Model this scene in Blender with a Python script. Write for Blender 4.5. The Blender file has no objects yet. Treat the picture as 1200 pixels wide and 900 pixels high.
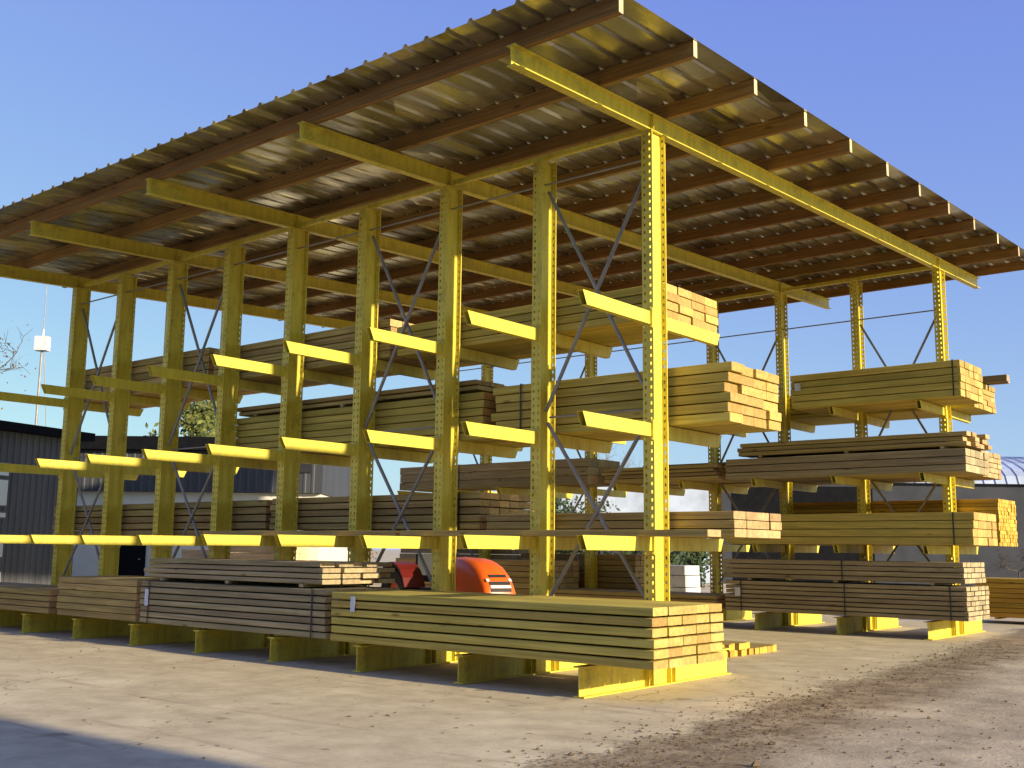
import bpy, math, random
from mathutils import Vector, Matrix
rnd = random.Random(7)
sc = bpy.context.scene
col = sc.collection
R = math.radians

# ------------------------------------------------------------------ helpers
def tag(o, label=None, cat=None, group=None, kind=None):
    if label: o['label'] = label
    if cat: o['category'] = cat
    if group: o['group'] = group
    if kind: o['kind'] = kind
    return o

def empty(name, loc=(0, 0, 0), rz=0.0, parent=None):
    o = bpy.data.objects.new(name, None)
    o.empty_display_size = .2
    col.objects.link(o)
    o.location = loc
    o.rotation_euler = (0, 0, rz)
    if parent: o.parent = parent
    return o

class MB:
    """collects faces; build() links them as ONE mesh object"""
    def __init__(s): s.v, s.f, s.m, s.t, s.sm = [], [], [], [], []
    def add(s, vs, fs, mat=0, tint=(1, .5), smooth=False):
        b = len(s.v)
        s.v += [tuple(p) for p in vs]
        s.t += [tint] * len(vs)
        for k, f in enumerate(fs):
            s.f.append([b + i for i in f])
            s.m.append(mat[k] if isinstance(mat, (list, tuple)) else mat)
            s.sm.append(smooth)
    def box(s, x0, x1, y0, y1, z0, z1, mat=0, tint=(1, .5)):
        vs = [(x, y, z) for x in (x0, x1) for y in (y0, y1) for z in (z0, z1)]
        s.add(vs, [(0, 1, 3, 2), (4, 6, 7, 5), (0, 4, 5, 1), (2, 3, 7, 6), (0, 2, 6, 4), (1, 5, 7, 3)], mat, tint)
    def prism(s, prof, o, U, V, W, side=0, end=0, tint=(1, .5), smooth=False, W2=None):
        """profile points (u,v) in the plane U,V at o, swept by vector W"""
        o, U, V, W = Vector(o), Vector(U), Vector(V), Vector(W)
        n = len(prof)
        a = [o + U * p[0] + V * p[1] for p in prof]
        b = [q + W for q in a]
        fs = [(i, (i + 1) % n, n + (i + 1) % n, n + i) for i in range(n)]
        s.add(a + b, fs + [tuple(range(n))[::-1], tuple(range(n, 2 * n))], [side] * n + [end, end], tint, smooth)
    def board(s, x0, x1, y0, y1, z0, z1, tint, c=.006):
        """a plank along X with eased long edges; slot 0 faces, slot 1 end grain"""
        prof = [(y0 + c, z0), (y1 - c, z0), (y1, z0 + c), (y1, z1 - c), (y1 - c, z1), (y0 + c, z1), (y0, z1 - c), (y0, z0 + c)]
        s.prism(prof, (x0, 0, 0), (0, 1, 0), (0, 0, 1), (x1 - x0, 0, 0), 0, 1, tint)
    def tube(s, p, q, r0, r1=None, n=8, mat=0, tint=(1, .5), cap=True):
        r1 = r0 if r1 is None else r1
        p, q = Vector(p), Vector(q)
        d = (q - p)
        if d.length < 1e-6: return
        d.normalize()
        u = d.orthogonal().normalized(); w = d.cross(u)
        vs = []
        for c, r in ((p, r0), (q, r1)):
            for i in range(n):
                a = 2 * math.pi * i / n
                vs.append(c + u * math.cos(a) * r + w * math.sin(a) * r)
        fs = [(i, (i + 1) % n, n + (i + 1) % n, n + i) for i in range(n)]
        s.add(vs, fs, mat, tint, True)
        if cap: s.add(vs, [tuple(range(n))[::-1], tuple(range(n, 2 * n))], mat, tint)
    def wheel(s, c, ax, r, w, n=28, mat=0, inner=None):
        c, ax = Vector(c), Vector(ax).normalized()
        u = ax.orthogonal().normalized(); v = ax.cross(u)
        prof = [(r * .55, -w * .42), (r * .92, -w * .5), (r, -w * .38), (r, w * .38), (r * .92, w * .5), (r * .55, w * .42)]
        vs = []
        for i in range(n):
            a = 2 * math.pi * i / n
            dr = u * math.cos(a) + v * math.sin(a)
            for k, (pr, pw) in enumerate(prof):
                rr = pr * (1.0 if k not in (2, 3) or i % 2 else .965)
                vs.append(c + dr * rr + ax * pw)
        m = len(prof)
        fs = [(i * m + k, i * m + (k + 1) % m, ((i + 1) % n) * m + (k + 1) % m, ((i + 1) % n) * m + k) for i in range(n) for k in range(m)]
        s.add(vs, fs, mat)
    def build(s, name, mats, parent=None, origin=(0, 0, 0), loc=None):
        ox, oy, oz = origin
        me = bpy.data.meshes.new(name)
        me.from_pydata([(x - ox, y - oy, z - oz) for x, y, z in s.v], [], s.f)
        for m in (mats if isinstance(mats, (list, tuple)) else [mats]): me.materials.append(m)
        me.polygons.foreach_set('material_index', s.m)
        me.polygons.foreach_set('use_smooth', s.sm)
        at = me.attributes.new('tint', 'FLOAT_COLOR', 'POINT')
        at.data.foreach_set('color', [c for t in s.t for c in (t[0], t[1], 0, 1)])
        me.validate(); me.update()
        o = bpy.data.objects.new(name, me)
        col.objects.link(o)
        if parent: o.parent = parent
        o.location = loc if loc is not None else (origin if parent is None else (0, 0, 0))
        return o

def dup(o, parent=None, loc=None):
    c = o.copy(); col.objects.link(c)
    if parent: c.parent = parent
    if loc is not None: c.location = loc
    return c

# ------------------------------------------------------------------ materials
def mat(name):
    m = bpy.data.materials.new(name); m.use_nodes = True
    nt = m.node_tree
    return m, nt, nt.nodes['Principled BSDF']
def N(nt, t, **kw):
    n = nt.nodes.new(t)
    for k, v in kw.items():
        if k in n.inputs: n.inputs[k].default_value = v
        else: setattr(n, k, v)
    return n
def ramp(nt, fac, stops):
    r = nt.nodes.new('ShaderNodeValToRGB')
    while len(r.color_ramp.elements) < len(stops): r.color_ramp.elements.new(.5)
    for e, (p, c) in zip(r.color_ramp.elements, stops):
        e.position = p; e.color = (*c, 1) if len(c) == 3 else c
    nt.links.new(fac, r.inputs['Fac'])
    return r.outputs['Color']
def mix(nt, a, b, fac, mode='MIX'):
    n = nt.nodes.new('ShaderNodeMix'); n.data_type = 'RGBA'; n.blend_type = mode
    for s, v in ((n.inputs[0], fac), (n.inputs[6], a), (n.inputs[7], b)):
        if isinstance(v, (int, float)): s.default_value = v
        elif isinstance(v, (tuple, list)): s.default_value = (*v, 1) if len(v) == 3 else v
        else: nt.links.new(v, s)
    return n.outputs[2]
def coords(nt, scale=(1, 1, 1), space='Object', rot=(0, 0, 0)):
    tc = nt.nodes.new('ShaderNodeTexCoord'); mp = nt.nodes.new('ShaderNodeMapping')
    mp.inputs['Scale'].default_value = scale; mp.inputs['Rotation'].default_value = rot
    nt.links.new(tc.outputs[space], mp.inputs['Vector'])
    return mp.outputs['Vector']
def noise(nt, vec, scale, detail=4, rough=.55, out='Fac'):
    n = N(nt, 'ShaderNodeTexNoise', Scale=scale, Detail=detail, Roughness=rough)
    nt.links.new(vec, n.inputs['Vector'])
    return n.outputs[out]
def bump(nt, b, h, strength, dist=.01):
    n = N(nt, 'ShaderNodeBump', Strength=strength, Distance=dist)
    nt.links.new(h, n.inputs['Height']); nt.links.new(n.outputs['Normal'], b.inputs['Normal'])
def math_(nt, op, a, b=None):
    n = nt.nodes.new('ShaderNodeMath'); n.operation = op
    for s, v in zip(n.inputs, (a, b)):
        if v is None: continue
        if isinstance(v, (int, float)): s.default_value = v
        else: nt.links.new(v, s)
    return n.outputs[0]

def paint(name, c, rough=.42, dirt=.35, dirtc=(.16, .11, .03)):
    m, nt, b = mat(name)
    v = coords(nt)
    f = noise(nt, v, 2.3, 6, .65)
    f2 = noise(nt, coords(nt, (9, 9, 1.2)), 1.5, 4)
    c1 = mix(nt, c, tuple(x * .78 for x in c), ramp(nt, f2, [(.35, (0, 0, 0)), (.75, (1, 1, 1))]))
    c2 = mix(nt, c1, dirtc, math_(nt, 'MULTIPLY', ramp(nt, f, [(.55, (0, 0, 0)), (.78, (1, 1, 1))]), dirt))
    f3 = noise(nt, v, 26, 4, .7)
    c2 = mix(nt, c2, (.13, .055, .015), math_(nt, 'MULTIPLY', math_(nt, 'MULTIPLY', ramp(nt, f3, [(.58, (0, 0, 0)), (.66, (1, 1, 1))]), ramp(nt, f, [(.45, (0, 0, 0)), (.62, (1, 1, 1))])), dirt))
    nt.links.new(c2, b.inputs['Base Color'])
    nt.links.new(ramp(nt, f2, [(.3, (rough - .1,) * 3), (.7, (rough + .2,) * 3)]), b.inputs['Roughness'])
    bump(nt, b, f, .08, .004)
    return m

def wood(name, c, dark, streak=1.0, rough=.75, hv=.02):
    m, nt, b = mat(name)
    at = nt.nodes.new('ShaderNodeAttribute'); at.attribute_name = 'tint'
    sp = nt.nodes.new('ShaderNodeSeparateColor'); nt.links.new(at.outputs['Color'], sp.inputs[0])
    # offset the grain per plank so that no two planks repeat
    tc = nt.nodes.new('ShaderNodeTexCoord')
    ad = nt.nodes.new('ShaderNodeVectorMath'); ad.operation = 'ADD'
    cm = nt.nodes.new('ShaderNodeCombineXYZ')
    k = math_(nt, 'MULTIPLY', sp.outputs['Green'], 37.0)
    for i in range(3): nt.links.new(k, cm.inputs[i])
    nt.links.new(tc.outputs['Object'], ad.inputs[0]); nt.links.new(cm.outputs[0], ad.inputs[1])
    mp = nt.nodes.new('ShaderNodeMapping'); mp.inputs['Scale'].default_value = (.55, 14, 22)
    nt.links.new(ad.outputs[0], mp.inputs['Vector'])
    g = noise(nt, mp.outputs['Vector'], 1.6, 6, .6)
    big = noise(nt, ad.outputs[0], .9, 3)
    mp2 = nt.nodes.new('ShaderNodeMapping'); mp2.inputs['Scale'].default_value = (1.3, 5, 5)
    nt.links.new(ad.outputs[0], mp2.inputs['Vector'])
    vo = N(nt, 'ShaderNodeTexVoronoi', Scale=1.0); nt.links.new(mp2.outputs['Vector'], vo.inputs['Vector'])
    knot = ramp(nt, vo.outputs['Distance'], [(.05, (1, 1, 1)), (.13, (0, 0, 0))])
    c1 = mix(nt, c, dark, math_(nt, 'MULTIPLY', ramp(nt, g, [(.40, (0, 0, 0)), (.62, (1, 1, 1))]), .9 * streak))
    c1 = mix(nt, c1, tuple(x * .62 for x in c), ramp(nt, big, [(.45, (0, 0, 0)), (.8, (1, 1, 1))]))
    c1 = mix(nt, c1, tuple(x * .35 for x in dark), math_(nt, 'MULTIPLY', knot, .75))
    h = nt.nodes.new('ShaderNodeHueSaturation'); nt.links.new(c1, h.inputs['Color'])
    nt.links.new(sp.outputs['Red'], h.inputs['Value'])
    nt.links.new(math_(nt, 'ADD', math_(nt, 'MULTIPLY', sp.outputs['Green'], hv), .5 - hv / 2), h.inputs['Hue'])
    nt.links.new(h.outputs['Color'], b.inputs['Base Color'])
    b.inputs['Roughness'].default_value = rough
    b.inputs['Specular IOR Level'].default_value = .25
    bump(nt, b, g, .25, .004)
    return m
def endgrain(name, c, dark):
    m, nt, b = mat(name)
    at = nt.nodes.new('ShaderNodeAttribute'); at.attribute_name = 'tint'
    sp = nt.nodes.new('ShaderNodeSeparateColor'); nt.links.new(at.outputs['Color'], sp.inputs[0])
    v = coords(nt)
    f = noise(nt, v, 16, 5, .65)
    wv = N(nt, 'ShaderNodeTexWave', Scale=14.0, Distortion=9.0, Detail=3.0); wv.wave_type = 'RINGS'
    nt.links.new(v, wv.inputs['Vector'])
    c1 = mix(nt, c, dark, ramp(nt, f, [(.4, (0, 0, 0)), (.72, (1, 1, 1))]))
    c1 = mix(nt, c1, dark, math_(nt, 'MULTIPLY', wv.outputs['Fac'], .5))
    h = nt.nodes.new('ShaderNodeHueSaturation'); nt.links.new(c1, h.inputs['Color'])
    nt.links.new(math_(nt, 'ADD', math_(nt, 'MULTIPLY', sp.outputs['Green'], .5), .7), h.inputs['Value'])
    nt.links.new(math_(nt, 'ADD', math_(nt, 'MULTIPLY', sp.outputs['Red'], .03), .47), h.inputs['Hue'])
    nt.links.new(h.outputs['Color'], b.inputs['Base Color'])
    b.inputs['Roughness'].default_value = .85
    bump(nt, b, f, .3, .004)
    return m
def plain(name, c, rough=.6, metal=0., var=.25, scale=3., c2=None, spec=.5):
    m, nt, b = mat(name)
    v = coords(nt)
    f = noise(nt, v, scale, 5, .6)
    nt.links.new(mix(nt, c, c2 or tuple(x * (1 - var * 1.6) for x in c), ramp(nt, f, [(.35, (0, 0, 0)), (.75, (1, 1, 1))])), b.inputs['Base Color'])
    b.inputs['Roughness'].default_value = rough; b.inputs['Metallic'].default_value = metal
    b.inputs['Specular IOR Level'].default_value = spec
    return m

YEL = paint('yellow_paint', (.78, .635, .075), .45, .6)
OLV = (wood('treated_yellow_wood', (.60, .475, .105), (.40, .30, .055), hv=.012), endgrain('yellow_end_grain', (.64, .42, .125), (.42, .235, .05)))
GRY = (wood('weathered_grey_wood', (.42, .335, .175), (.24, .182, .09)), endgrain('weathered_end_grain', (.56, .44, .24), (.30, .215, .11)))
BRN = (wood('brown_wood', (.50, .365, .125), (.28, .19, .06)), endgrain('brown_end_grain', (.62, .43, .20), (.36, .21, .08)))
ORG = (wood('orange_wood', (.60, .36, .05), (.42, .22, .03)), endgrain('orange_end_grain', (.80, .50, .07), (.50, .27, .03)))
PAL = (wood('pale_new_wood', (.72, .55, .30), (.55, .38, .18)), endgrain('pale_end_grain', (.8, .62, .38), (.6, .42, .22)))
PUR = (wood('purlin_wood', (.37, .205, .062), (.21, .108, .034)), endgrain('purlin_end_grain', (.80, .62, .35), (.6, .42, .2)))
TAGW = plain('paper_tag', (.72, .73, .76), .8, 0, .15, 14)
STRAP = plain('black_strap', (.03, .028, .025), .5)
ROD = plain('grey_steel_rod', (.36, .34, .32), .5, .2)
WRAPB = plain('brown_grey_sheathing', (.27, .20, .15), .7, 0, .2, 2.)
WHITE = plain('white_wrapping', (.75, .74, .72), .6, 0, .2, 5.)
BLACK = plain('black_rubber', (.02, .02, .02), .7)
def sheet_mat():
    m, nt, b = mat('galvanised_roof_sheet')
    v = coords(nt, (.6, .25, 1))
    f = noise(nt, v, 1.7, 5, .6)
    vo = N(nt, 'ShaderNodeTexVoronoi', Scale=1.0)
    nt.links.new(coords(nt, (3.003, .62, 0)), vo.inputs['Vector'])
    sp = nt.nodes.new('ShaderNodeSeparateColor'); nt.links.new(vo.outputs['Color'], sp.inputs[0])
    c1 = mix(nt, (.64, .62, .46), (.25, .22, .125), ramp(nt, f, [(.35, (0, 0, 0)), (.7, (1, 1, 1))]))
    c1 = mix(nt, c1, (.85, .80, .50), math_(nt, 'MULTIPLY', ramp(nt, sp.outputs['Red'], [(.6, (0, 0, 0)), (.85, (1, 1, 1))]), .75))  # pale ochre cells: yellow reflections on the underside painted into the sheet colour
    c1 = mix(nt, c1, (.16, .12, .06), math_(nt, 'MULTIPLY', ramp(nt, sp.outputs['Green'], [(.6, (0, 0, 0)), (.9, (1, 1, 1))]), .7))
    nt.links.new(c1, b.inputs['Base Color'])
    b.inputs['Metallic'].default_value = .8
    nt.links.new(ramp(nt, f, [(.3, (.14,) * 3), (.75, (.36,) * 3)]), b.inputs['Roughness'])
    bump(nt, b, noise(nt, coords(nt, (2.5, .5, 1)), 2.0, 2), .25, .02)
    return m
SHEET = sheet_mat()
def ribbed(name, c, pitch, axis, depth=.5, metal=0.):
    """standing-rib cladding: real relief comes from geometry; this adds weathering"""
    m, nt, b = mat(name)
    f = noise(nt, coords(nt, (1.5, 1.5, .25)), 1.2, 5, .6)
    nt.links.new(mix(nt, c, tuple(x * .6 for x in c), ramp(nt, f, [(.35, (0, 0, 0)), (.75, (1, 1, 1))])), b.inputs['Base Color'])
    b.inputs['Roughness'].default_value = .6; b.inputs['Metallic'].default_value = metal
    return m
SLATE = ribbed('slate_cladding', (.10, .10, .105), .3, 'X')
SLATE2 = ribbed('grey_cladding', (.06, .062, .066), .3, 'X')
CREAM = plain('cream_render', (.74, .69, .58), .85, 0, .12, 1.2)
FASC = plain('black_fascia', (.010, .010, .012), .8, spec=.05)
PBLUE = plain('pale_blue_sheeting', (.48, .54, .66), .45, 0, .25, .8)
DGREY = plain('dark_grey_wall', (.052, .054, .066), .8, 0, .25, .7, spec=.2)
GLASSW = plain('window_pane', (.62, .65, .60), .15, 0, .1, 2.)
ORANGE = plain('orange_enamel', (.86, .135, .018), .32, 0, .06, 3.)
REDP = plain('dark_red_enamel', (.16, .014, .010), .4, 0, .15, 4.)

# ------------------------------------------------------------------ ground
def ground_mat():
    m, nt, b = mat('yard_ground')
    v = coords(nt)
    sx = nt.nodes.new('ShaderNodeSeparateXYZ'); nt.links.new(v, sx.inputs[0])
    X, Y = sx.outputs['X'], sx.outputs['Y']
    n1 = noise(nt, v, .55, 6, .62); n2 = noise(nt, v, 2.4, 8, .66); n3 = noise(nt, v, 17, 6, .7); n4 = noise(nt, v, 80, 3, .6)
    # broom / tyre streaks along the row
    st = noise(nt, coords(nt, (.12, 1.6, 1), rot=(0, 0, R(-14))), 1.5, 5, .6)
    c = mix(nt, (.64, .53, .325), (.46, .375, .225), ramp(nt, n2, [(.36, (0, 0, 0)), (.68, (1, 1, 1))]))
    c = mix(nt, c, (.78, .665, .42), math_(nt, 'MULTIPLY', ramp(nt, n1, [(.5, (0, 0, 0)), (.68, (1, 1, 1))]), .75))
    c = mix(nt, c, (.55, .43, .26), math_(nt, 'MULTIPLY', ramp(nt, st, [(.5, (0, 0, 0)), (.72, (1, 1, 1))]), .5))
    c = mix(nt, c, (.34, .255, .15), math_(nt, 'MULTIPLY', ramp(nt, n3, [(.58, (0, 0, 0)), (.8, (1, 1, 1))]), .5))
    # hairline cracks and dark oil or tyre spots
    wv = nt.nodes.new('ShaderNodeVectorMath'); wv.operation = 'ADD'
    nt.links.new(v, wv.inputs[0]); nt.links.new(noise(nt, v, 1.3, 5, .6, 'Color'), wv.inputs[1])
    cr = N(nt, 'ShaderNodeTexVoronoi', Scale=.28); cr.feature = 'DISTANCE_TO_EDGE'; nt.links.new(wv.outputs[0], cr.inputs['Vector'])
    crk = ramp(nt, cr.outputs['Distance'], [(.0, (1, 1, 1)), (.006, (0, 0, 0))])
    c = mix(nt, c, (.20, .15, .09), math_(nt, 'MULTIPLY', math_(nt, 'MULTIPLY', crk, .8), ramp(nt, n1, [(.45, (0, 0, 0)), (.6, (1, 1, 1))])))
    sp_ = N(nt, 'ShaderNodeTexVoronoi', Scale=.75); nt.links.new(wv.outputs[0], sp_.inputs['Vector'])
    c = mix(nt, c, (.22, .165, .10), math_(nt, 'MULTIPLY', ramp(nt, sp_.outputs['Distance'], [(.03, (1, 1, 1)), (.12, (0, 0, 0))]), .75))
    tr = noise(nt, coords(nt, (.35, 3.2, 1), rot=(0, 0, R(-33))), 1.1, 3, .5)
    c = mix(nt, c, (.38, .29, .18), math_(nt, 'MULTIPLY', ramp(nt, tr, [(.62, (0, 0, 0)), (.70, (1, 1, 1))]), .55))
    # dirt zone: X beyond a wavering edge that runs along Y
    edge = math_(nt, 'ADD', math_(nt, 'MULTIPLY', Y, .085), X)
    edge = math_(nt, 'SUBTRACT', edge, 1.72)
    edge = math_(nt, 'ADD', edge, math_(nt, 'MULTIPLY', math_(nt, 'SUBTRACT', n1, .5), 1.3))
    edge = math_(nt, 'ADD', edge, math_(nt, 'MULTIPLY', math_(nt, 'SUBTRACT', n2, .5), 1.1))
    edge = math_(nt, 'ADD', edge, math_(nt, 'MULTIPLY', math_(nt, 'SUBTRACT', n3, .5), .35))
    d = mix(nt, (.22, .16, .09), (.42, .32, .19), ramp(nt, n2, [(.4, (0, 0, 0)), (.62, (1, 1, 1))]))
    d = mix(nt, d, (.08, .062, .045), math_(nt, 'MULTIPLY', ramp(nt, n3, [(.5, (0, 0, 0)), (.7, (1, 1, 1))]), .7))
    # worn asphalt further out
    a = mix(nt, (.46, .375, .25), (.33, .265, .175), ramp(nt, n2, [(.4, (0, 0, 0)), (.65, (1, 1, 1))]))
    a = mix(nt, a, (.62, .51, .34), math_(nt, 'MULTIPLY', ramp(nt, n1, [(.45, (0, 0, 0)), (.62, (1, 1, 1))]), .8))
    a = mix(nt, a, (.10, .085, .07), math_(nt, 'MULTIPLY', ramp(nt, n3, [(.56, (0, 0, 0)), (.75, (1, 1, 1))]), .6))
    far = ramp(nt, math_(nt, 'MULTIPLY', edge, .5), [(.45, (0, 0, 0)), (.75, (1, 1, 1))])
    d = mix(nt, d, a, far)
    z = ramp(nt, math_(nt, 'ADD', math_(nt, 'MULTIPLY', edge, .8), .5), [(.38, (0, 0, 0)), (.62, (1, 1, 1))])
    c = mix(nt, c, d, z)
    nt.links.new(c, b.inputs['Base Color'])
    b.inputs['Roughness'].default_value = .92; b.inputs['Specular IOR Level'].default_value = .2
    h = math_(nt, 'ADD', math_(nt, 'MULTIPLY', n2, .5), math_(nt, 'ADD', math_(nt, 'MULTIPLY', n3, .28), math_(nt, 'MULTIPLY', n4, .08)))
    h = math_(nt, 'MULTIPLY', h, math_(nt, 'ADD', math_(nt, 'MULTIPLY', z, 1.6), .35))
    bump(nt, b, h, .55, .06)
    return m
g = MB()
g.add([(-600, -600, 0), (600, -600, 0), (600, 600, 0), (-600, 600, 0)], [(0, 1, 2, 3)])
tag(g.build('ground', ground_mat()), kind='structure')

def stones():
    s = MB()
    r2 = random.Random(3)
    for i in range(2600):
        y = r2.uniform(-6, 10) if i % 3 else r2.uniform(-5, 0)
        e = 1.72 - .085 * y
        x = e + r2.gauss(.3, .4) if i % 4 else e + r2.uniform(.2, 4.5)
        r = abs(r2.gauss(0, .007)) + .004
        if r2.random() < .01: r *= 1.7
        c = Vector((x, y, r * .3))
        vs = []
        for dx, dy, dz in ((1, 0, 0), (-1, 0, 0), (0, 1, 0), (0, -1, 0), (0, 0, .7), (0, 0, -.6), (.6, .6, .4), (-.6, .55, .3)):
            vs.append(c + Vector((dx, dy, dz)) * r * r2.uniform(.7, 1.3))
        s.add(vs[:6], [(0, 2, 4), (2, 1, 4), (1, 3, 4), (3, 0, 4), (2, 0, 5), (1, 2, 5), (3, 1, 5), (0, 3, 5)], 0, (r2.uniform(.6, 1.2), .5))
    for i in range(420):
        x, y = r2.uniform(-14, 2.2), -6.4 + 5.2 * r2.random() ** 1.2
        if i % 3 == 0: x, y = r2.uniform(-1.0, 4.5), r2.uniform(-5, 8)
        r = r2.uniform(.006, .022); a = r2.uniform(0, 6.28); c = Vector((x, y, .006))
        u = Vector((math.cos(a), math.sin(a), r2.uniform(-.1, .25))) * r * r2.uniform(1, 2.2); v = Vector((-math.sin(a), math.cos(a), r2.uniform(-.1, .3))) * r
        s.add([c + u, c + v, c - u * .8, c - v * .7], [(0, 1, 2, 3)])
    o = s.build('gravel', plain('gravel_stone', (.20, .145, .08), .95, 0, .3, 6., spec=.1))
    tag(o, 'loose dark gravel and dirt crumbs along the edge of the pale concrete', 'gravel', kind='stuff')
stones()

# ------------------------------------------------------------------ rack shed
S = 1.7823
YB = 11.2
SL = .0468
H_EVEN, H_ODD = 6.99, 7.02
LV = (1.77, 3.17, 4.58)
shed = empty('rack_shed', (-7.13, 5.6, 0))
tag(shed, 'open yellow steel timber rack shed, two rows of posts with arms under a metal roof', 'rack shed')
SX, SY = -7.13, 5.6

FW, FD, FT = .16, .33, .014
def column_mesh(h):
    m = MB()
    for sgn in (-1, 1):
        y0, y1 = sorted((sgn * FD / 2, sgn * (FD / 2 - FT)))
        m.box(-FW / 2, -.054, y0, y1, .34, h); m.box(.054, FW / 2, y0, y1, .34, h)
        m.box(-.026, .026, y0, y1, .34, h)
        z = .34
        while z < h - .1:
            for a, b_ in ((-.054, -.026), (.026, .054)):
                m.box(a, b_, y0, y1, z, z + .060)
            z += .1
        for a, b_ in ((-.054, -.026), (.026, .054)): m.box(a, b_, y0, y1, z, h)
    m.box(-.006, .006, -FD / 2 + FT, FD / 2 - FT, .34, h)
    return m
def ibeam(w, h, tf, tw):
    return [(-w / 2, 0), (w / 2, 0), (w / 2, tf), (tw / 2, tf), (tw / 2, h - tf), (w / 2, h - tf), (w / 2, h), (-w / 2, h), (-w / 2, h - tf), (-tw / 2, h - tf), (-tw / 2, tf), (-w / 2, tf)]
def base_mesh():
    m = MB()
    m.prism(ibeam(.15, .335, .016, .012), (0, -1.63, 0.004), (1, 0, 0), (0, 0, 1), (0, 3.34, 0))
    for y in (-.30, .30, -.20, .20):
        for a, b_ in ((-.07, -.0065), (.0065, .07)):
            m.box(a, b_, y - .006, y + .006, .0205, .322)
    for y in (-.26, .26): m.box(-.09, .09, y - .05, y + .05, .3395, .36)
    return m
AH, AW, T = .165, .085, .006
def arm_mesh(sgn):
    """open-ended box tube, its tip cut on a slant, with an end plate bolted to the post"""
    m = MB()
    y0 = FD / 2 + .014
    L1, L2 = 1.62, 1.54           # top longer than the underside
    def ring(y_t, y_b, ins):
        return [(-AW / 2 + ins, y_b, -AH + ins), (AW / 2 - ins, y_b, -AH + ins), (AW / 2 - ins, y_t, -ins), (-AW / 2 + ins, y_t, -ins)]
    a = ring(y0, y0, 0); b = ring(L1, L2, 0); c = ring(L1 - .004, L2 - .004 + .003, T); d = ring(y0 + .6, y0 + .6, T)
    vs = [(x, sgn * y, z) for x, y, z in a + b + c + d]
    fs = []
    for k in (0, 4, 8):
        for i in range(4): fs.append((k + i, k + (i + 1) % 4, k + 4 + (i + 1) % 4, k + 4 + i))
    fs.append((12, 13, 14, 15))
    m.add(vs, fs)
    p0, p1 = sorted((sgn * FD / 2, sgn * (FD / 2 + .014)))
    m.box(-.075, .075, p0, p1, -AH - .05, .045)
    for x in (-.055, .055):
        for z in (-AH - .03, .025):
            m.tube((x, sgn * (FD / 2 + .012), z), (x, sgn * (FD / 2 + .03), z), .011, n=6)
    return m

protos = {}
def make_column(x, y, ztop, key):
    if key not in protos:
        c = column_mesh(ztop).build('column', YEL, shed, (0, 0, 0), (x - SX, y - SY, 0))
        protos[key] = c
    else:
        c = dup(protos[key], shed, (x - SX, y - SY, 0))
    if 'base' not in protos:
        protos['base'] = base_mesh().build('base_beam', YEL, c)
        protos['armN'] = arm_mesh(-1).build('arm', YEL, c, loc=(0, 0, LV[0]))
        protos['armP'] = arm_mesh(1).build('arm', YEL, c, loc=(0, 0, LV[0]))
        todo = [(k, z) for z in LV[1:] for k in ('armN', 'armP')]
    else:
        dup(protos['base'], c, (0, 0, 0))
        todo = [(k, z) for z in LV for k in ('armN', 'armP')]
    for k, z in todo:
        dup(protos[k], c, (0, 0, z + rnd.uniform(-.008, .008)))
for row, y in enumerate((0, YB)):
    for k in range(9):
        h = (H_ODD if k % 2 else H_EVEN) + SL * y
        make_column(-k * S, y, h, (row, k % 2))

# roof beams on every second pair of posts, sloping up to the back
bv = Vector((0, 1, SL)).normalized(); bw = Vector((0, -SL, 1)).normalized()
beam0 = None
for k in (0, 2, 4, 6, 8):
    if beam0 is None:
        m = MB()
        m.prism(ibeam(.12, .24, .012, .009), (0, -2.92, H_EVEN - SL * 2.92), (1, 0, 0), bw, bv * 16.87)
        for yy in (0, YB):
            for s in (-1, 1):
                a, b_ = sorted((s * .0050, s * .058))
                m.box(a, b_, yy - .08, yy - .068, H_EVEN + SL * yy + .02, H_EVEN + SL * yy + .22)
        beam0 = m.build('roof_beam', YEL, shed, (SX, SY, 0))
        beam0.location = (0, 0, 0)
    else:
        dup(beam0, shed, (-k * S, 0, 0))
# top rails over the odd posts
for y in (0, YB):
    for k in (1, 3, 5, 7):
        m = MB()
        z = H_ODD + SL * y
        m.prism([(-.03, .0), (.03, .0), (.03, .075), (-.03, .075)], (-(k + 1) * S + .062, y + .0, z + .002), (0, 1, 0), (0, 0, 1), (2 * S - .124, 0, 0))
        m.build('top_rail', YEL, shed, (SX, SY, 0))
# timber purlins
PY = [-2.75 + 1.495 * i for i in range(12)]
for i, y in enumerate(PY):
    m = MB()
    z = H_EVEN + .242 + SL * y
    m.board(-15.5, 1.35 + rnd.uniform(-.015, .015), y - .04, y + .04, z + .002, z + .20, (rnd.uniform(.85, 1.15), rnd.random()), .004)
    m.build('purlin', list(PUR), shed, (SX, SY, 0))
# trapezoidal roof sheeting, ribs down the slope
def roof_sheet():
    m = MB()
    prof = []
    x = 1.37; p = .3333
    while x > -15.6:
        prof += [(x, 0), (x - .245, 0), (x - .270, .042), (x - .308, .042)]
        x -= p
    prof.append((x, 0))
    y0, y1 = -3.32, 14.25
    ys = [y0 + (y1 - y0) * i / 10 for i in range(11)]
    vs = []
    for y in ys:
        zb = H_EVEN + .242 + .2035 + SL * y
        vs += [(px, y, zb + pz + .0) for px, pz in prof]
    n = len(prof)
    fs = [(j * n + i, j * n + i + 1, (j + 1) * n + i + 1, (j + 1) * n + i) for j in range(10) for i in range(n - 1)]
    m.add(vs, fs)
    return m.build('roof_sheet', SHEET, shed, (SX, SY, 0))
roof_sheet()
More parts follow.
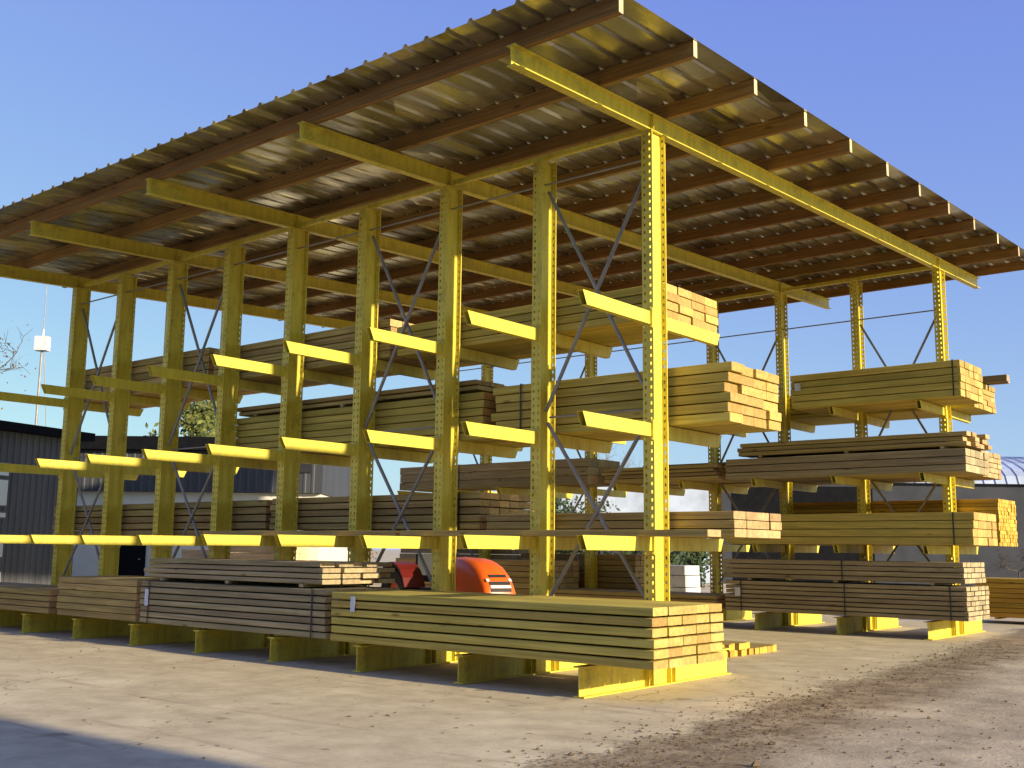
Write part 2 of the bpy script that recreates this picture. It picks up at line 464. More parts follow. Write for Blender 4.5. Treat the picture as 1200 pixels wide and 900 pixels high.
# rod bracing
def rod(name, p, q, r=.017):
    m = MB(); m.tube(p, q, r, n=6); m.build(name, ROD, shed, (SX, SY, 0))
for y, dz in ((0, 0), (YB, SL * YB * 0)):
    for k in (0, 2, 5, 7):
        xa, xb = -k * S - .06, -(k + 1) * S + .06
        for z0, z1 in ((3.45, 6.55), (.85, 3.3)):
            rod('brace_rod', (xa, y + .02, z0 + dz), (xb, y + .02, z1 + dz), .026)
            rod('brace_rod', (xa, y - .02, z1 + dz), (xb, y - .02, z0 + dz), .026)
        rod('tie_rod', (xa, y + .06, 3.38), (xb, y + .06, 3.38), .014)
    for k in range(8):
        rod('tie_rod', (-k * S - .007, y + .0, 6.66), (-(k + 1) * S + .007, y + .0, 6.66), .014)

# ------------------------------------------------------------------ timber
def pack(label, x0, x1, y0, y1, z0, z1, rows, cols, w, straps=(), tags=(), group=None, bearers=0, jit=.012, gap=.012, rz=0., name='timber_pack', loose=0., cat='timber pack', xj=.02):
    """a strapped bundle of boards lying along X"""
    o = ((x0 + x1) / 2, (y0 + y1) / 2, z0)
    root = empty(name, o, rz)
    tag(root, label, cat, group)
    m = MB()
    zb = z0 + (.045 if bearers else .003)
    rh = (z1 - zb) / rows
    for r in range(rows):
        cs = cols
        if loose and rnd.random() < loose: cs = max(2, cols - rnd.choice((0, 1)))
        cw = (y1 - y0) / cs
        jy = rnd.uniform(-jit, jit)
        rt = rnd.uniform(.88, 1.10)
        for c in range(cs):
            e0 = x0 + rnd.uniform(-xj, xj) + (rnd.uniform(0, loose * .5) if loose else 0)
            e1 = x1 + rnd.uniform(-xj, xj) * .6 - (rnd.uniform(0, loose * .35) if loose else 0)
            a = y0 + c * cw + jy + .003
            z = zb + r * rh
            m.board(e0, e1, a + rnd.uniform(0, .004), a + cw - .006, z + .001, z + rh - gap, (rt * rnd.uniform(.82, 1.15), rnd.random()), .007)
    m.build('boards', list(w), root, o)
    if bearers:
        n = 3
        for i in range(n):
            x = x0 + (x1 - x0) * (.12 + .76 * i / (n - 1))
            b = MB(); b.prism([(-.04, 0), (.04, 0), (.04, .043), (-.04, .043)], (x, y0 + .01, z0 + .001), (1, 0, 0), (0, 0, 1), (0, y1 - y0 - .02, 0), 0, 1, (rnd.uniform(.8, 1.1), rnd.random()))
            b.build('bearer', list(w), root, o)
    for fx in straps:
        x = x0 + (x1 - x0) * fx
        b = MB(); t = .004; e = jit + .004
        b.box(x - .012, x + .012, y0 - e - t, y0 - e, zb, z1 - gap + .004)
        b.box(x - .012, x + .012, y0 - e - t, y1 + e + t, z1 - gap + .005, z1 - gap + .009)
        b.box(x - .012, x + .012, y1 + e, y1 + e + t, zb, z1 - gap + .004)
        b.build('strap', STRAP, root, o)
    for fx, tw, th, fz in tags:
        x = x0 + (x1 - x0) * fx; z = zb + (z1 - zb) * fz
        b = MB(); b.box(x - tw / 2, x + tw / 2, y0 - jit - .012, y0 - jit - .010, z - th / 2, z + th / 2)
        b.build('paper_tag', TAGW, root, o)
    return root

# front row, on the ground beams, camera side
pack('long pale yellow pack of thick boards on the nearest ground beams, bright sawn ends', -4.02, 1.0, -1.70, -.20, .376, 1.035, 6, 5, OLV, (), ((.088, .085, .20, .75),), jit=.008, gap=.021)
pack('grey weathered pack with a paper tag and dark straps, under loose grey boards', -8.70, -4.22, -1.62, -.22, .376, 1.05, 7, 6, GRY, (.055, .94), ((.045, .10, .26, .60),), gap=.018)
pack('loose grey boards with pale ragged ends, stacked on a tagged grey pack', -8.72, -4.25, -1.60, -.25, 1.052, 1.41, 4, 5, GRY, (), (), bearers=1, loose=.5, gap=.015, jit=.03, name='board_stack', cat='board stack')
pack('brown pack of close boards left of the tagged grey pack on the ground beams', -11.32, -8.84, -1.62, -.22, .376, 1.05, 6, 5, BRN, (), (), gap=.008)
pack('low brown pack at the left edge, on the farthest ground beams of the front row', -16.2, -11.62, -1.62, -.22, .376, .80, 4, 5, BRN, (), (), gap=.012)

# front row, far side of the posts
Y0, Y1 = .24, 1.62
pack('short brown timbers three rows high on the lowest arms behind the nearest post', -3.0, .93, .24, 1.50, LV[0] + .005, 2.10, 3, 4, BRN, (), (), gap=.010, jit=.004, xj=.03)
pack('brown banded pack on the lowest arms behind the tractor', -7.86, -3.12, Y0, Y1, LV[0] + .005, 2.43, 6, 6, BRN, (.92,), (), gap=.016)
pack('long brown pack of round-edged boards on the lowest arms at the left end', -15.2, -8.0, Y0, Y1, LV[0] + .005, 2.42, 5, 6, BRN, (), (), gap=.02)
pack('golden pack with bright uneven end blocks on the middle arms behind the nearest post', -2.96, .91, Y0 + .02, Y1 + .03, LV[1] + .005, 3.93, 6, 4, OLV, (.15,), (), gap=.014, xj=.05, loose=.2)
pack('long yellow brown pack on the middle arms left of the golden one', -9.0, -3.08, Y0, Y1, LV[1] + .005, 3.88, 6, 5, OLV, (.9,), (), gap=.012)
pack('thin brown boards lying loose on top of the long middle-arm pack', -9.2, -3.2, Y0 + .04, Y1 - .05, 3.882, 4.08, 2, 4, BRN, (), (), bearers=1, loose=.6, jit=.04, name='board_stack', cat='board stack')
pack('brick-like pack of short ended boards on the top arms, nearest end', -4.9, -.0, Y0, Y1 + .02, LV[2] + .005, 5.06, 4, 4, OLV, (), (), gap=.012, xj=.03)
pack('dark brown pack in the middle of the top arms', -9.7, -5.05, Y0, Y1, LV[2] + .005, 5.22, 5, 5, BRN, (), (), gap=.014)
pack('dark brown pack at the far left of the top arms', -14.4, -9.9, Y0, Y1, LV[2] + .005, 5.30, 5, 5, BRN, (), (), gap=.014)

# loose boards along the lowest arms, camera side
for i, (a, b_) in enumerate(((-8.7, -4.05), (-3.95, 1.0))):
    m = MB(); o = ((a + b_) / 2, -.36, LV[0] + .003)
    m.board(a, b_, -.52, -.21, LV[0] + .003, LV[0] + .082, (1.1 - .15 * i, .3 + .3 * i), .004)
    ob = m.build('loose_plank', list(BRN), None, o)
    tag(ob, ('thin brown plank lying along the lowest arms of the left posts', 'thin brown plank lying along the lowest arms, its pale end past the nearest post')[i], 'plank', 'thin planks on the lowest arms')

# rear row, near side (front faces at y = 9.6)
N0, N1 = 9.58, 10.95
pack('dark grey pack of boards with a white tag on the rear ground beams', -4.25, .74, N0, N1, .376, 1.02, 7, 6, GRY, (.075, .53, .94), ((.06, .13, .18, .62),), gap=.016)
pack('dark grey pack of boards stacked on the tagged rear pack', -4.3, .70, N0 + .02, N1 - .05, 1.022, 1.47, 4, 6, GRY, (.53,), (), bearers=1, gap=.016)
pack('long olive pack with knotty faces on the lowest rear arms', -4.2, .92, N0, N1 + .1, LV[0] + .005, 2.40, 4, 5, OLV, (.93,), (), gap=.012, xj=.03)
pack('grey brown pack on the middle rear arms under sloping loose boards', -4.2, .84, N0, N1 + .1, LV[1] - .02, 3.60, 3, 5, GRY, (), (), gap=.014)
pack('loose brown boards with jagged ends on top of the middle rear pack', -4.0, 1.0, N0 + .05, N1, 3.602, 3.93, 3, 5, BRN, (), (), bearers=1, loose=.6, jit=.05, name='board_stack', cat='board stack')
pack('big olive pack with a white tag on the top rear arms', -2.62, .83, N0, N1, LV[2] + .005, 5.30, 5, 5, OLV, (.96,), ((.045, .13, .16, .62),), gap=.014)
pack('flat spread of brown boards on the middle rear arms left of the olive packs', -7.6, -4.4, N0, N1, LV[1] + .005, 3.52, 4, 5, BRN, (), (), loose=.5, gap=.014, name='board_stack', cat='board stack')
pack('low dark pack on the rear ground beams seen beneath the lowest arms', -9.0, -4.5, N0, N1, .376, .68, 3, 5, BRN, (), (), gap=.012)
pack('tall dark pack on the rear ground beams behind the tractor', -14.3, -9.1, N0, N1, .376, 1.35, 7, 5, BRN, (), (), gap=.012)
# wide flat boards
pack('plain tan pack of wide flat boards with rounded end on the middle rear arms', -14.2, -7.85, N0, N1, LV[1] + .005, 3.80, 3, 3, GRY, (.33, .345), (), gap=.008, jit=.006)
# rear row, far side
F0, F1 = 11.45, 12.8
pack('bright orange pack of small battens on the lowest far arms at the right', -3.6, .86, F0, F1 - .1, LV[0] + .005, 2.72, 12, 12, ORG, (), (), gap=.004, jit=.004)
pack('pack of pale ended boards on the top far arms behind the olive one', -4.0, .55, F0 - .1, F1, LV[2] + .005, 5.16, 5, 5, OLV, (), (), gap=.012)
pack('dark boards on the middle far arms, seen past the loose jagged boards', -7.5, .6, F0, F1, LV[1] + .005, 3.72, 5, 5, BRN, (), (), gap=.014)
m = MB()
m.board(-2.5, 1.02, 12.0, 12.2, 5.165, 5.30, (.5, .4)); m.board(-2.5, .96, 12.3, 12.45, 5.165, 5.27, (.5, .7))
tag(m.build('beam_pair', list(GRY), None, (-.5, 12.2, 5.165)), 'dark beams sticking out to the right from the top of the far pack', 'beam')
# ground planks between the rows
k = 0
for zi, (ya, n) in enumerate(((3.6, 12), (3.4, 7))):
    for i in range(n):
        m = MB(); y = ya + i * .155; xe = -1.05 + rnd.uniform(-.06, .06)
        o = (xe - .7, y + .075, zi * .098)
        m.board(xe - 1.4, xe, y, y + .145, zi * .098 + .002, zi * .098 + .096, (rnd.uniform(.8, 1.1), rnd.random()))
        ob = m.build('short_plank', [BRN[0], ORG[1]], None, o)
        tag(ob, ('short brown plank in the bottom layer of the little pile on the ground', 'short brown plank in the top layer of the little pile on the ground')[zi], 'plank', ('bottom planks of the small ground pile', 'top planks of the small ground pile')[zi])
# pale lumber behind the front row
pack('pale new wood bundle on the ground behind the left posts', -16.9, -14.9, 6, 7.1, 0, 1.62, 9, 6, PAL, (), (), gap=.006)
pack('low pale new wood bundle beside the taller pale bundle', -20.5, -18.2, 7, 8, 0, 1.5, 8, 6, PAL, (), (), gap=.006)
pack('stacked orange pack of battens on the ground at the far right', -1.0, 2.6, 16, 17.3, .10, 1.06, 8, 9, ORG, (), (), bearers=1, gap=.008)
# white wrapped pallets far behind
def wrapped(label, x, y, w, d, h, g=None):
    o = (x, y, 0); root = empty('wrapped_pallet', o); tag(root, label, 'pallet load', g)
    m = MB(); c = .04
    zs = (.14, .5, .52, .8, .82, h)
    for a, b_ in ((.14, h * .48), (h * .5, h * .76), (h * .78, h)):
        e = rnd.uniform(-.03, .03)
        m.prism([(-w / 2 + c, -d / 2), (w / 2 - c, -d / 2), (w / 2, -d / 2 + c), (w / 2, d / 2 - c), (w / 2 - c, d / 2), (-w / 2 + c, d / 2), (-w / 2, d / 2 - c), (-w / 2, -d / 2 + c)], (x + e, y, a), (1, 0, 0), (0, 1, 0), (0, 0, b_ - a))
    m.build('load', WHITE, root, o)
    m = MB()
    for yy in (-d / 2 + .05, 0, d / 2 - .05): m.box(x - w / 2, x + w / 2, y + yy - .05, y + yy + .05, 0.002, .10)
    for i in range(6): m.box(x - w / 2 + i * (w - .1) / 5, x - w / 2 + i * (w - .1) / 5 + .1, y - d / 2, y + d / 2, .102, .125)
    m.build('pallet', PAL[0], root, o)
pack('brown pack on the far ground beams of the rear row, beside dark shrubs', -11.4, -7.75, F0, F1, .376, 1.52, 8, 6, BRN, (), (), gap=.014)
pack('very dark pack on the far ground beams of the rear row, beyond the tractor', -16.0, -11.7, F0, F1, .376, 1.62, 8, 6, GRY, (), (), gap=.014)
wrapped('white wrapped pallet load beyond the rear posts', -9.25, 16.2, .8, .8, 1.2)
wrapped('second white wrapped load, farther back left of the pallet load', -13.2, 17.5, .9, .9, .95)
wrapped('small white load beside the dark bushes', -12.0, 19.0, .7, .8, .85)

# ------------------------------------------------------------------ orange tractor
def tractor():
    o = (-7.3, 3.9, 0)
    root = empty('tractor', (-7.03, 4.12, 0), R(-20)); tag(root, 'orange compact tractor parked behind the front posts, hood facing right', 'tractor')
    # hood: lofted sections along X (nose at +x)
    secs = [(-7.0, .36, .84, 1.45), (-6.6, .37, .82, 1.44), (-6.3, .37, .78, 1.40), (-6.05, .365, .72, 1.32), (-5.86, .355, .66, 1.20), (-5.72, .34, .63, 1.06), (-5.64, .325, .61, .93), (-5.60, .30, .58, .80), (-5.61, .28, .56, .66)]
    m = MB(); vs = []; K = 13
    for x, w, zb, zt in secs:
        for i in range(K):
            a = math.pi * i / (K - 1)
            cx = math.copysign(abs(math.cos(a)) ** .45, math.cos(a)); sz = abs(math.sin(a)) ** .55
            vs.append((x, 3.9 + w * cx, zb + (zt - zb) * sz))
    fs = [(j * K + i, j * K + i + 1, (j + 1) * K + i + 1, (j + 1) * K + i) for j in range(len(secs) - 1) for i in range(K - 1)]
    m.add(vs, fs, 0, (1, .5), True)
    m.add(vs[-K:], [tuple(range(K))]); m.add(vs[:K], [tuple(range(K))[::-1]])
    hood = m.build('hood', ORANGE, root, o)
    # slots: dark strips hugging the nose
    def slot(x0, z0, x1, z1, ya, yb):
        s = MB()
        s.add([(x0, ya, z0), (x0, yb, z0), (x1, yb, z1), (x1, ya, z1)], [(0, 1, 2, 3)])
        s.add([(x0 - .05, ya, z0 - .03), (x0 - .05, yb, z0 - .03), (x1 - .05, yb, z1 - .03), (x1 - .05, ya, z1 - .03)], [(3, 2, 1, 0)])
        return s
    def strip(name, x0, z0, x1, z1, ya, yb, mt):
        q = MB(); q.prism([(x0 - .03, z0), (x0 + .012, z0), (x1 + .012, z1), (x1 - .03, z1)], (0, ya, 0), (1, 0, 0), (0, 0, 1), (0, yb - ya, 0))
        return q.build(name, mt, root, o)
    strip('grille_slot', -5.618, .85, -5.634, .91, 3.69, 4.11, BLACK)
    strip('grille_bar', -5.636, .915, -5.664, .965, 3.69, 4.11, WHITE)
    strip('grille_slot', -5.668, .97, -5.705, 1.03, 3.69, 4.11, BLACK)
    strip('grille_slot', -5.768, 1.10, -5.815, 1.15, 3.72, 4.08, BLACK)
    for a in (3.64, 4.10): strip('headlight', -5.70, 1.03, -5.75, 1.08, a, a + .06, WHITE)
    m = MB(); m.prism([(3.68, .42), (4.12, .42), (4.12, .82), (3.68, .82)], (-8.9, 0, 0), (0, 1, 0), (0, 0, 1), (3.2, 0, 0)); m.build('chassis', BLACK, root, o)
    for x, r, w, ys in ((-6.1, .40, .22, (3.35, 4.45)), (-8.4, .62, .36, (3.2, 4.6))):
        for y in ys:
            t = MB(); t.wheel((x, y, r), (0, 1, 0), r, w); wo = t.build('tyre', BLACK, root, o)
            t = MB(); t.tube((x, y - w * .3, r), (x, y + w * .3, r), r * .56, n=20); t.build('rim', ORANGE, wo, o)
    for y0, y1 in ((2.98, 3.42), (4.38, 4.82)):
        m = MB(); pr = []
        for i in range(9):
            a = R(20 + 130 * i / 8); pr.append((-8.4 + .72 * math.cos(a), .62 + .72 * math.sin(a)))
        for i in range(8, -1, -1):
            a = R(20 + 130 * i / 8); pr.append((-8.4 + .68 * math.cos(a), .62 + .68 * math.sin(a)))
        m.prism(pr, (0, y0, 0), (1, 0, 0), (0, 0, 1), (0, y1 - y0, 0)); m.build('fender', REDP, root, o)
    m = MB(); m.box(-8.65, -8.2, 3.66, 4.14, .95, 1.07); m.box(-8.72, -8.62, 3.68, 4.12, 1.0, 1.5); m.build('seat', BLACK, root, o)
    m = MB()
    n = 20; c = Vector((-7.62, 3.9, 1.42)); ax = Vector((-.55, 0, .83)).normalized(); u = Vector((0, 1, 0)); v = ax.cross(u)
    for i in range(n):
        a, b_ = 2 * math.pi * i / n, 2 * math.pi * (i + 1) / n
        m.tube(c + u * math.cos(a) * .19 + v * math.sin(a) * .19, c + u * math.cos(b_) * .19 + v * math.sin(b_) * .19, .015, n=6)
    for i in range(3):
        a = 2 * math.pi * i / 3; m.tube(c, c + u * math.cos(a) * .19 + v * math.sin(a) * .19, .012, n=6)
    m.tube(c, c - ax * .35, .025)
    m.build('steering_wheel', BLACK, root, o)
    m = MB(); m.prism([(3.56, 1.0), (4.24, 1.0), (4.2, 1.42), (3.6, 1.42)], (-7.48, 0, 0), (0, 1, 0), (0, 0, 1), (.50, 0, 0)); m.build('dashboard', BLACK, root, o)
tractor()

# ------------------------------------------------------------------ buildings
def ribs_wall(m, p0, d, length, z0, z1, pitch=.30, depth=.04, mat_=0):
    """vertical trapezoid cladding running from p0 along unit vector d; ribs stand out along the normal"""
    d = Vector((d[0], d[1], 0)).normalized(); n = Vector((d.y, -d.x, 0))
    pr = []
    t = 0
    while t < length:
        for a, b_ in ((0, 0), (pitch * .55, 0), (pitch * .65, depth), (pitch * .9, depth)):
            if t + a <= length: pr.append((t + a, b_))
        t += pitch
    pr.append((length, 0))
    vs = []
    for z in (z0, z1):
        for a, b_ in pr: q = Vector(p0) + d * a + n * b_; vs.append((q.x, q.y, z))
    k = len(pr)
    m.add(vs, [(i, i + 1, k + i + 1, k + i) for i in range(k - 1)], mat_)
def obox(m, p0, d, a0, a1, n0, n1, z0, z1, mat_=0):
    d = Vector((d[0], d[1], 0)).normalized(); n = Vector((d.y, -d.x, 0))
    vs = []
    for a in (a0, a1):
        for b_ in (n0, n1):
            for z in (z0, z1):
                q = Vector(p0) + d * a + n * b_; vs.append((q.x, q.y, z))
    m.add(vs, [(0, 1, 3, 2), (4, 6, 7, 5), (0, 4, 5, 1), (2, 3, 7, 6), (0, 2, 6, 4), (1, 5, 7, 3)], mat_)
# dark clad shed at the left edge
dA = Vector((-.304, .953, 0)).normalized()
pA = Vector((-22.0, 2.2, 0)) - dA * 14
o = tuple(pA)
root = empty('clad_shed', o); tag(root, 'dark slate ribbed metal shed with small pale windows at the left edge', 'shed')
m = MB(); ribs_wall(m, pA, dA, 16.9, 0, 4.62, .22, .035); obox(m, pA, dA, 0, 16.9, -9, -.06, 0, 4.6); m.build('wall', SLATE, root, o)
m = MB(); obox(m, pA, dA, -.25, 17.15, -9.2, .28, 4.62, 4.86); m.build('roof', FASC, root, o)
for tt in (14.05, 10.2):
    for z0, z1 in ((.55, .85), (1.25, 1.62), (2.3, 2.42), (2.62, 3.3), (3.42, 3.75)):
        fr = MB(); obox(fr, pA, dA, tt - .75, tt + .28, .036, .05, z0 - .05, z1 + .05); f_ = fr.build('window', SLATE, root, o)
        gl = MB(); obox(gl, pA, dA, tt - .7, tt + .23, .052, .058, z0, z1); gl.build('pane', GLASSW, f_, o)
# cream and grey building behind the left posts: facade square to the view, 40 m off
vd = Vector((-math.sin(.6894), math.cos(.6894), 0)); vr = Vector((math.cos(.6894), math.sin(.6894), 0))
cam = Vector((7.1706, -11.5366, 0))
def at(px, depth): return cam + vd * depth + vr * ((px - 600) / 1268 * depth)
pB = at(20, 40); LB = (at(378, 40) - pB).length
o = tuple(pB)
root = empty('cream_building', o); tag(root, 'low building with cream walls below and grey cladding above, behind the left posts', 'building')
m = MB(); obox(m, pB, vr, 0, LB, -10, 0, 0, 3.55); m.build('wall', CREAM, root, o)
m = MB(); obox(m, pB, vr, -.1, LB + .1, -10.1, .25, 3.56, 5.05); ribs_wall(m, pB - vd * .26, vr, LB, 3.56, 5.0, .3, .02); m.build('cladding', SLATE2, root, o)
m = MB(); obox(m, pB, vr, -.3, LB * .72, -10.3, .55, 5.06, 5.55); m.build('roof', FASC, root, o)
m = MB(); obox(m, pB, vr, 3.9, 5.0, .004, .05, .02, 2.3); dr = m.build('door', FASC, root, o)
m = MB(); m.tube(pB + vr * 4.8 - vd * .05 + Vector((0, 0, 1.1)), pB + vr * 4.8 - vd * .12 + Vector((0, 0, 1.1)), .03); m.build('handle', ROD, dr, o)
m = MB(); obox(m, pB, vr, LB - .9, LB - .3, .3, .33, 4.3, 4.75); m.build('vent', BLACK, root, o)
# pale arched storage building behind the rear row
pC = at(640, 56); LC = (at(1420, 56) - pC).length
o = tuple(pC)
root = empty('storage_hall', o); tag(root, 'long dark walled hall with a pale blue curved roof behind the rear racks', 'hall')
m = MB(); obox(m, pC, vr, 0, LC, -14, 0, 0, 5.2); m.build('wall', DGREY, root, o)
m = MB(); pr = []
for i in range(15):
    a = math.pi * i / 14; pr.append((7 - 7.3 * math.cos(a), 5.22 + 1.9 * math.sin(a)))
x0 = LC * .50
m.prism(pr, pC + vr * x0, vd, (0, 0, 1), vr * (LC - x0)); 
m.build('curved_roof', PBLUE, root, o)
m = MB()
for i in range(30):
    x = x0 + (LC - x0) * i / 29
    for j in range(14):
        a, b_ = math.pi * j / 14, math.pi * (j + 1) / 14
        f = lambda t: pC + vr * x + vd * (7 - 7.34 * math.cos(t)) + Vector((0, 0, 5.22 + 1.94 * math.sin(t)))
        m.tube(f(a), f(b_), .025, n=5, cap=False)
m.build('roof_rib', PBLUE, root, o)
m = MB(); obox(m, pC, vr, 0, x0 - .5, -13.9, -.3, 5.21, 5.5); m.build('flat_roof', PBLUE, root, o)
m = MB(); obox(m, pC, vr, LC * .28, LC * .49, .005, .04, .01, 5.0); m.build('doorway', FASC, root, o)  # flat black slab on the wall, painted-in darkness of an open doorway
m = MB(); obox(m, pC, vr, LC * .02, LC * .26, .005, .06, 2.6, 5.0); m.build('window_band', PBLUE, root, o)
m = MB(); obox(m, pC, vr, LC * .225, LC * .262, .065, .12, .02, 2.5); m.build('panel_door', PBLUE, root, o)
# warehouse behind the photographer's right shoulder, whose shadow crosses the near ground
TA = math.tan(R(2.5))
wy = -6.40 + (14 + 1.4) * TA
pW = Vector((14, wy, 0)); o = tuple(pW)
root = empty('warehouse', o); tag(root, 'plain grey warehouse outside the frame, casting the shadow on the near ground', 'warehouse')
m = MB(); m.box(14, 34, wy - 30, wy, 0, 7.6); m.build('wall', DGREY, root, o)
m = MB(); m.prism([(wy + .3, 7.602), (wy - 15, 9.2), (wy - 30.3, 7.602)], (13.7, 0, 0), (0, 1, 0), (0, 0, 1), (20.6, 0, 0)); m.build('roof', SLATE2, root, o)
m = MB(); m.box(13.96, 13.997, wy - 14, wy - 9, .01, 4.2); m.build('door', SLATE, root, o)

# ------------------------------------------------------------------ mast
pM = at(40, 46); o = tuple(pM)
root = empty('light_mast', o); tag(root, 'thin grey stayed mast with a small white box near its top', 'mast')
m = MB(); m.tube(pM, pM + Vector((0, 0, 10.0)), .07, .05); m.tube(pM + Vector((0, 0, 10)), pM + Vector((.0, .0, 13.2)), .022, .018, n=6)
m.build('pole', ROD, root, o)
m = MB(); q = pM + Vector((0, 0, 9.85))
m.prism([(-.27, -.2), (.27, -.2), (.27, .2), (-.27, .2)], q, vr, vd, (0, 0, .62)); m.tube(q + Vector((0, 0, .62)), q + Vector((0, 0, .95)), .05, n=6)
m.build('box', WHITE, root, o)
m = MB(); m.tube(q + vr * .1, pM + vr * 1.1 + Vector((0, 0, 0)), .02, n=5); m.build('stay', ROD, root, o)

# ------------------------------------------------------------------ trees and shrubs
BARK = plain('bark', (.11, .085, .06), .9, 0, .3, 5.)
PBARK = plain('pale_bark', (.30, .26, .22), .9, 0, .3, 5.)
def leafmat(name, c):
    m, nt, b = mat(name)
    at_ = nt.nodes.new('ShaderNodeAttribute'); at_.attribute_name = 'tint'
    sp = nt.nodes.new('ShaderNodeSeparateColor'); nt.links.new(at_.outputs['Color'], sp.inputs[0])
    h = nt.nodes.new('ShaderNodeHueSaturation'); h.inputs['Color'].default_value = (*c, 1)
    nt.links.new(sp.outputs['Red'], h.inputs['Value'])
    nt.links.new(math_(nt, 'ADD', math_(nt, 'MULTIPLY', sp.outputs['Green'], .06), .47), h.inputs['Hue'])
    nt.links.new(h.outputs['Color'], b.inputs['Base Color']); b.inputs['Roughness'].default_value = .7
    return m
LEAF = leafmat('pine_needles', (.15, .165, .035)); LEAFD = leafmat('dark_leaves', (.035, .06, .018)); LEAFB = leafmat('dry_leaves', (.16, .10, .05))
def leafq(m, p, s, r):
    u = Vector((r.uniform(-1, 1), r.uniform(-1, 1), r.uniform(-1, 1))).normalized(); v = u.orthogonal().normalized()
    m.add([p - u * s, p + v * s * .5, p + u * s, p - v * s * .5], [(0, 1, 2, 3)], 0, (r.uniform(.5, 1.5), r.random()))
def tree(name, label, base, h, seed, leaf=None, nleaf=0, ls=.12, bark=BARK, spread=.55, depth=5, first=.3, cat='tree', group=None, trunk_r=None, clump=.5, up=.35):
    r = random.Random(seed)
    root = empty(name, tuple(base)); tag(root, label, cat, group)
    wood_, tips = MB(), []
    def grow(p, d, L, rad, lev):
        n = 3; q = p
        for i in range(n):
            d2 = (d + Vector((r.gauss(0, .13), r.gauss(0, .13), r.gauss(.02, .08)))).normalized()
            e = q + d2 * L / n
            wood_.tube(q, e, rad * (1 - .3 * i / n), rad * (1 - .3 * (i + 1) / n), n=7 if lev < 2 else 4, cap=False)
            q, d = e, d2
            if lev >= 2: tips.append(q)
            if lev > 0 and i < n - 1 and lev < depth and r.random() < .6: side(q, d, L * .62, rad * .45, lev + 1)
        if lev < depth:
            for i in range(r.choice((2, 2, 3))): side(q, d, L * r.uniform(.6, .82), rad * .6, lev + 1)
        else: tips.append(q)
    def side(q, d, L, rad, lev):
        a = Vector((r.gauss(0, 1), r.gauss(0, 1), r.gauss(up, .6))).normalized()
        grow(q, (d * (1 - spread) + a * spread).normalized(), L, max(rad, .006), lev)
    grow(Vector(base), Vector((0, 0, 1)), h * first, trunk_r or h * .022, 0)
    wood_.build('trunk', bark, root, tuple(base))
    if leaf and nleaf:
        m = MB()
        for i in range(nleaf):
            t = r.choice(tips)
            leafq(m, t + Vector((r.gauss(0, clump), r.gauss(0, clump), r.gauss(0, clump * .7))), ls * r.uniform(.6, 1.5), r)
        m.build('crown', leaf, root, tuple(base))
tree('pine_tree', 'loose green pine tree standing behind the left posts', at(262, 62), 11.2, 5, LEAF, 15000, .15, spread=.7, clump=.42, depth=5, first=.32)
tree('bare_tree', 'nearly bare tree with a few dry leaves at the left edge', at(-70, 34), 12.5, 11, LEAFB, 1800, .05, spread=.62, clump=.3, depth=6, first=.26, trunk_r=.15)
tree('bare_tree', 'pale leafless tree behind the middle of the rear racks', at(715, 70), 12.4, 21, None, 0, bark=PBARK, spread=.6, depth=6, first=.24, trunk_r=.12)
tree('bare_tree', 'pale leafless bush right of the cream building', at(425, 52), 6.2, 33, LEAFB, 2500, .09, bark=PBARK, spread=.75, depth=6, first=.2, trunk_r=.07, clump=.35)
tree('bare_tree', 'pale leafless shrub seen below the middle rear arms', at(800, 50), 4.8, 35, LEAFB, 400, .07, bark=PBARK, spread=.75, depth=6, first=.2, trunk_r=.05, clump=.3)
tree('bare_tree', 'leafless shrub in front of the curved roof at the right edge', at(1190, 50), 4.6, 36, None, 0, bark=BARK, spread=.75, depth=6, first=.2, trunk_r=.05)
def shrub(label, base, h, w, n, seed, lm=LEAFD):
    r = random.Random(seed); root = empty('shrub', tuple(base)); tag(root, label, 'shrub')
    s, l = MB(), MB()
    for i in range(16):
        tip = Vector(base) + Vector((r.gauss(0, w * .35), r.gauss(0, w * .35), h * r.uniform(.55, 1)))
        s.tube(base, tip, .025, .008, n=5, cap=False)
        for j in range(n // 16):
            t = r.uniform(.25, 1.05); p = Vector(base).lerp(tip, t)
            leafq(l, p + Vector((r.gauss(0, w * .13), r.gauss(0, w * .13), r.gauss(0, h * .07))), r.uniform(.05, .13), r)
    s.build('stem', BARK, root, tuple(base)); l.build('foliage', lm, root, tuple(base))
shrub('dark green shrub beyond the rear posts, left of the nearest post', at(672, 42), 3.7, 1.8, 3200, 1)
shrub('dark green shrub beyond the rear posts beside the white pallet load', at(745, 36), 2.0, 1.9, 2400, 2)
shrub('dark green shrub just right of the nearest post, beside a pale blue door', at(808, 40), 2.3, 1.4, 2400, 3)

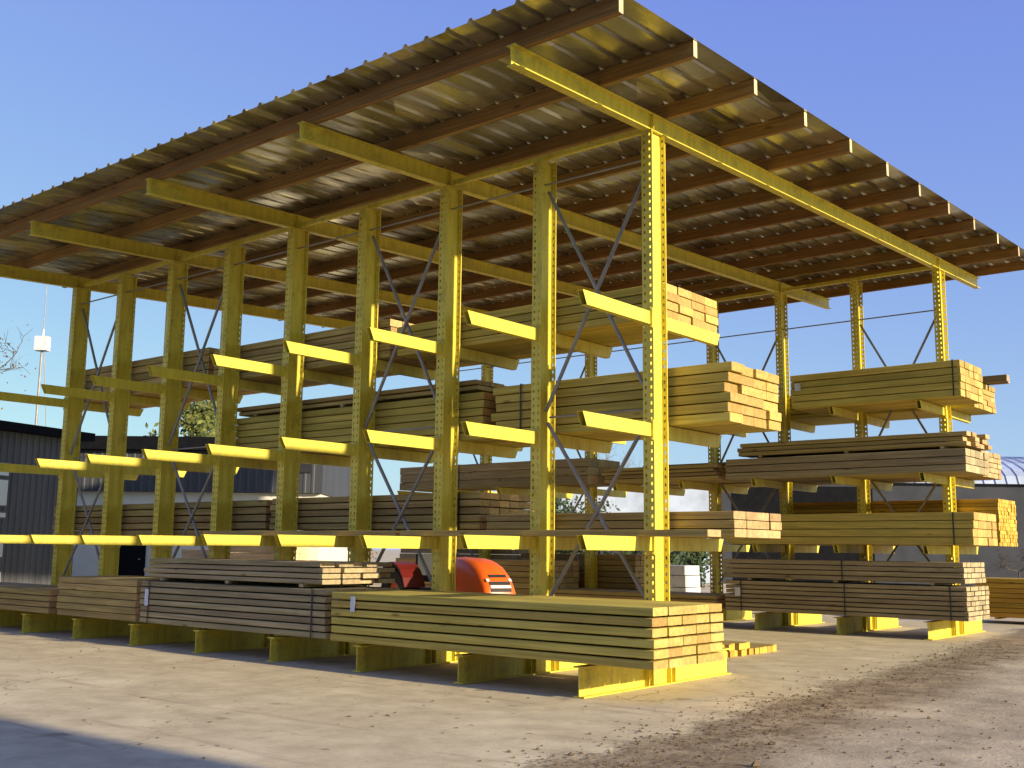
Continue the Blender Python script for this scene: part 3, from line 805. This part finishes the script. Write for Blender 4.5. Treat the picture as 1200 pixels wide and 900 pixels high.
# ------------------------------------------------------------------ light, sky, camera
EL, AZ = R(16.3), R(2.5)
to_sun = Vector((math.cos(EL) * math.cos(AZ), math.cos(EL) * math.sin(AZ), math.sin(EL)))
L = bpy.data.lights.new('sun', 'SUN'); L.energy = 7.5; L.angle = R(1.0); L.color = (1, .87, .64)
lo = bpy.data.objects.new('sun', L); col.objects.link(lo)
lo.rotation_euler = to_sun.to_track_quat('Z', 'Y').to_euler(); lo.location = (40, 5, 12)
w = bpy.data.worlds.new('World'); sc.world = w; w.use_nodes = True
nt = w.node_tree
sky = nt.nodes.new('ShaderNodeTexSky'); sky.sky_type = 'NISHITA'; sky.sun_disc = False
sky.sun_elevation = EL; sky.sun_rotation = R(90) - AZ
sky.air_density = 1.0; sky.dust_density = .6; sky.ozone_density = 2.0
bg = nt.nodes['Background']; bg.inputs['Strength'].default_value = .13
# grade the physical sky: flatter, deeper violet blue, per channel  a * c^g
sp = nt.nodes.new('ShaderNodeSeparateColor'); cb = nt.nodes.new('ShaderNodeCombineColor')
nt.links.new(sky.outputs['Color'], sp.inputs[0])
for ch, a, g_ in (('Red', .72, .60), ('Green', .955, .72), ('Blue', .94, .18)):
    v = math_(nt, 'MULTIPLY', sp.outputs[ch], .13)
    v = math_(nt, 'POWER', v, g_)
    v = math_(nt, 'MULTIPLY', v, a / .13)
    nt.links.new(v, cb.inputs[ch])
nt.links.new(cb.outputs[0], bg.inputs['Color'])

cd = bpy.data.cameras.new('camera'); co = bpy.data.objects.new('camera', cd); col.objects.link(co)
cd.sensor_width = 36; cd.lens = 1267.92 / 1200 * 36; cd.clip_end = 2000; cd.clip_start = .1
yaw, pitch, roll = .6894, .1518, .0115
fw = Vector((-math.sin(yaw) * math.cos(pitch), math.cos(yaw) * math.cos(pitch), math.sin(pitch)))
r0 = Vector((math.cos(yaw), math.sin(yaw), 0)); u0 = r0.cross(fw)
rr = r0 * math.cos(roll) + u0 * math.sin(roll); uu = -r0 * math.sin(roll) + u0 * math.cos(roll)
M = Matrix((rr, uu, -fw)).transposed().to_4x4(); M.translation = (7.1706, -11.5366, 1.6)
co.matrix_world = M
sc.camera = co
sc.view_settings.view_transform = 'Standard'; sc.view_settings.look = 'None'; sc.view_settings.exposure = 0; sc.view_settings.gamma = 1
sc.render.engine = 'CYCLES'
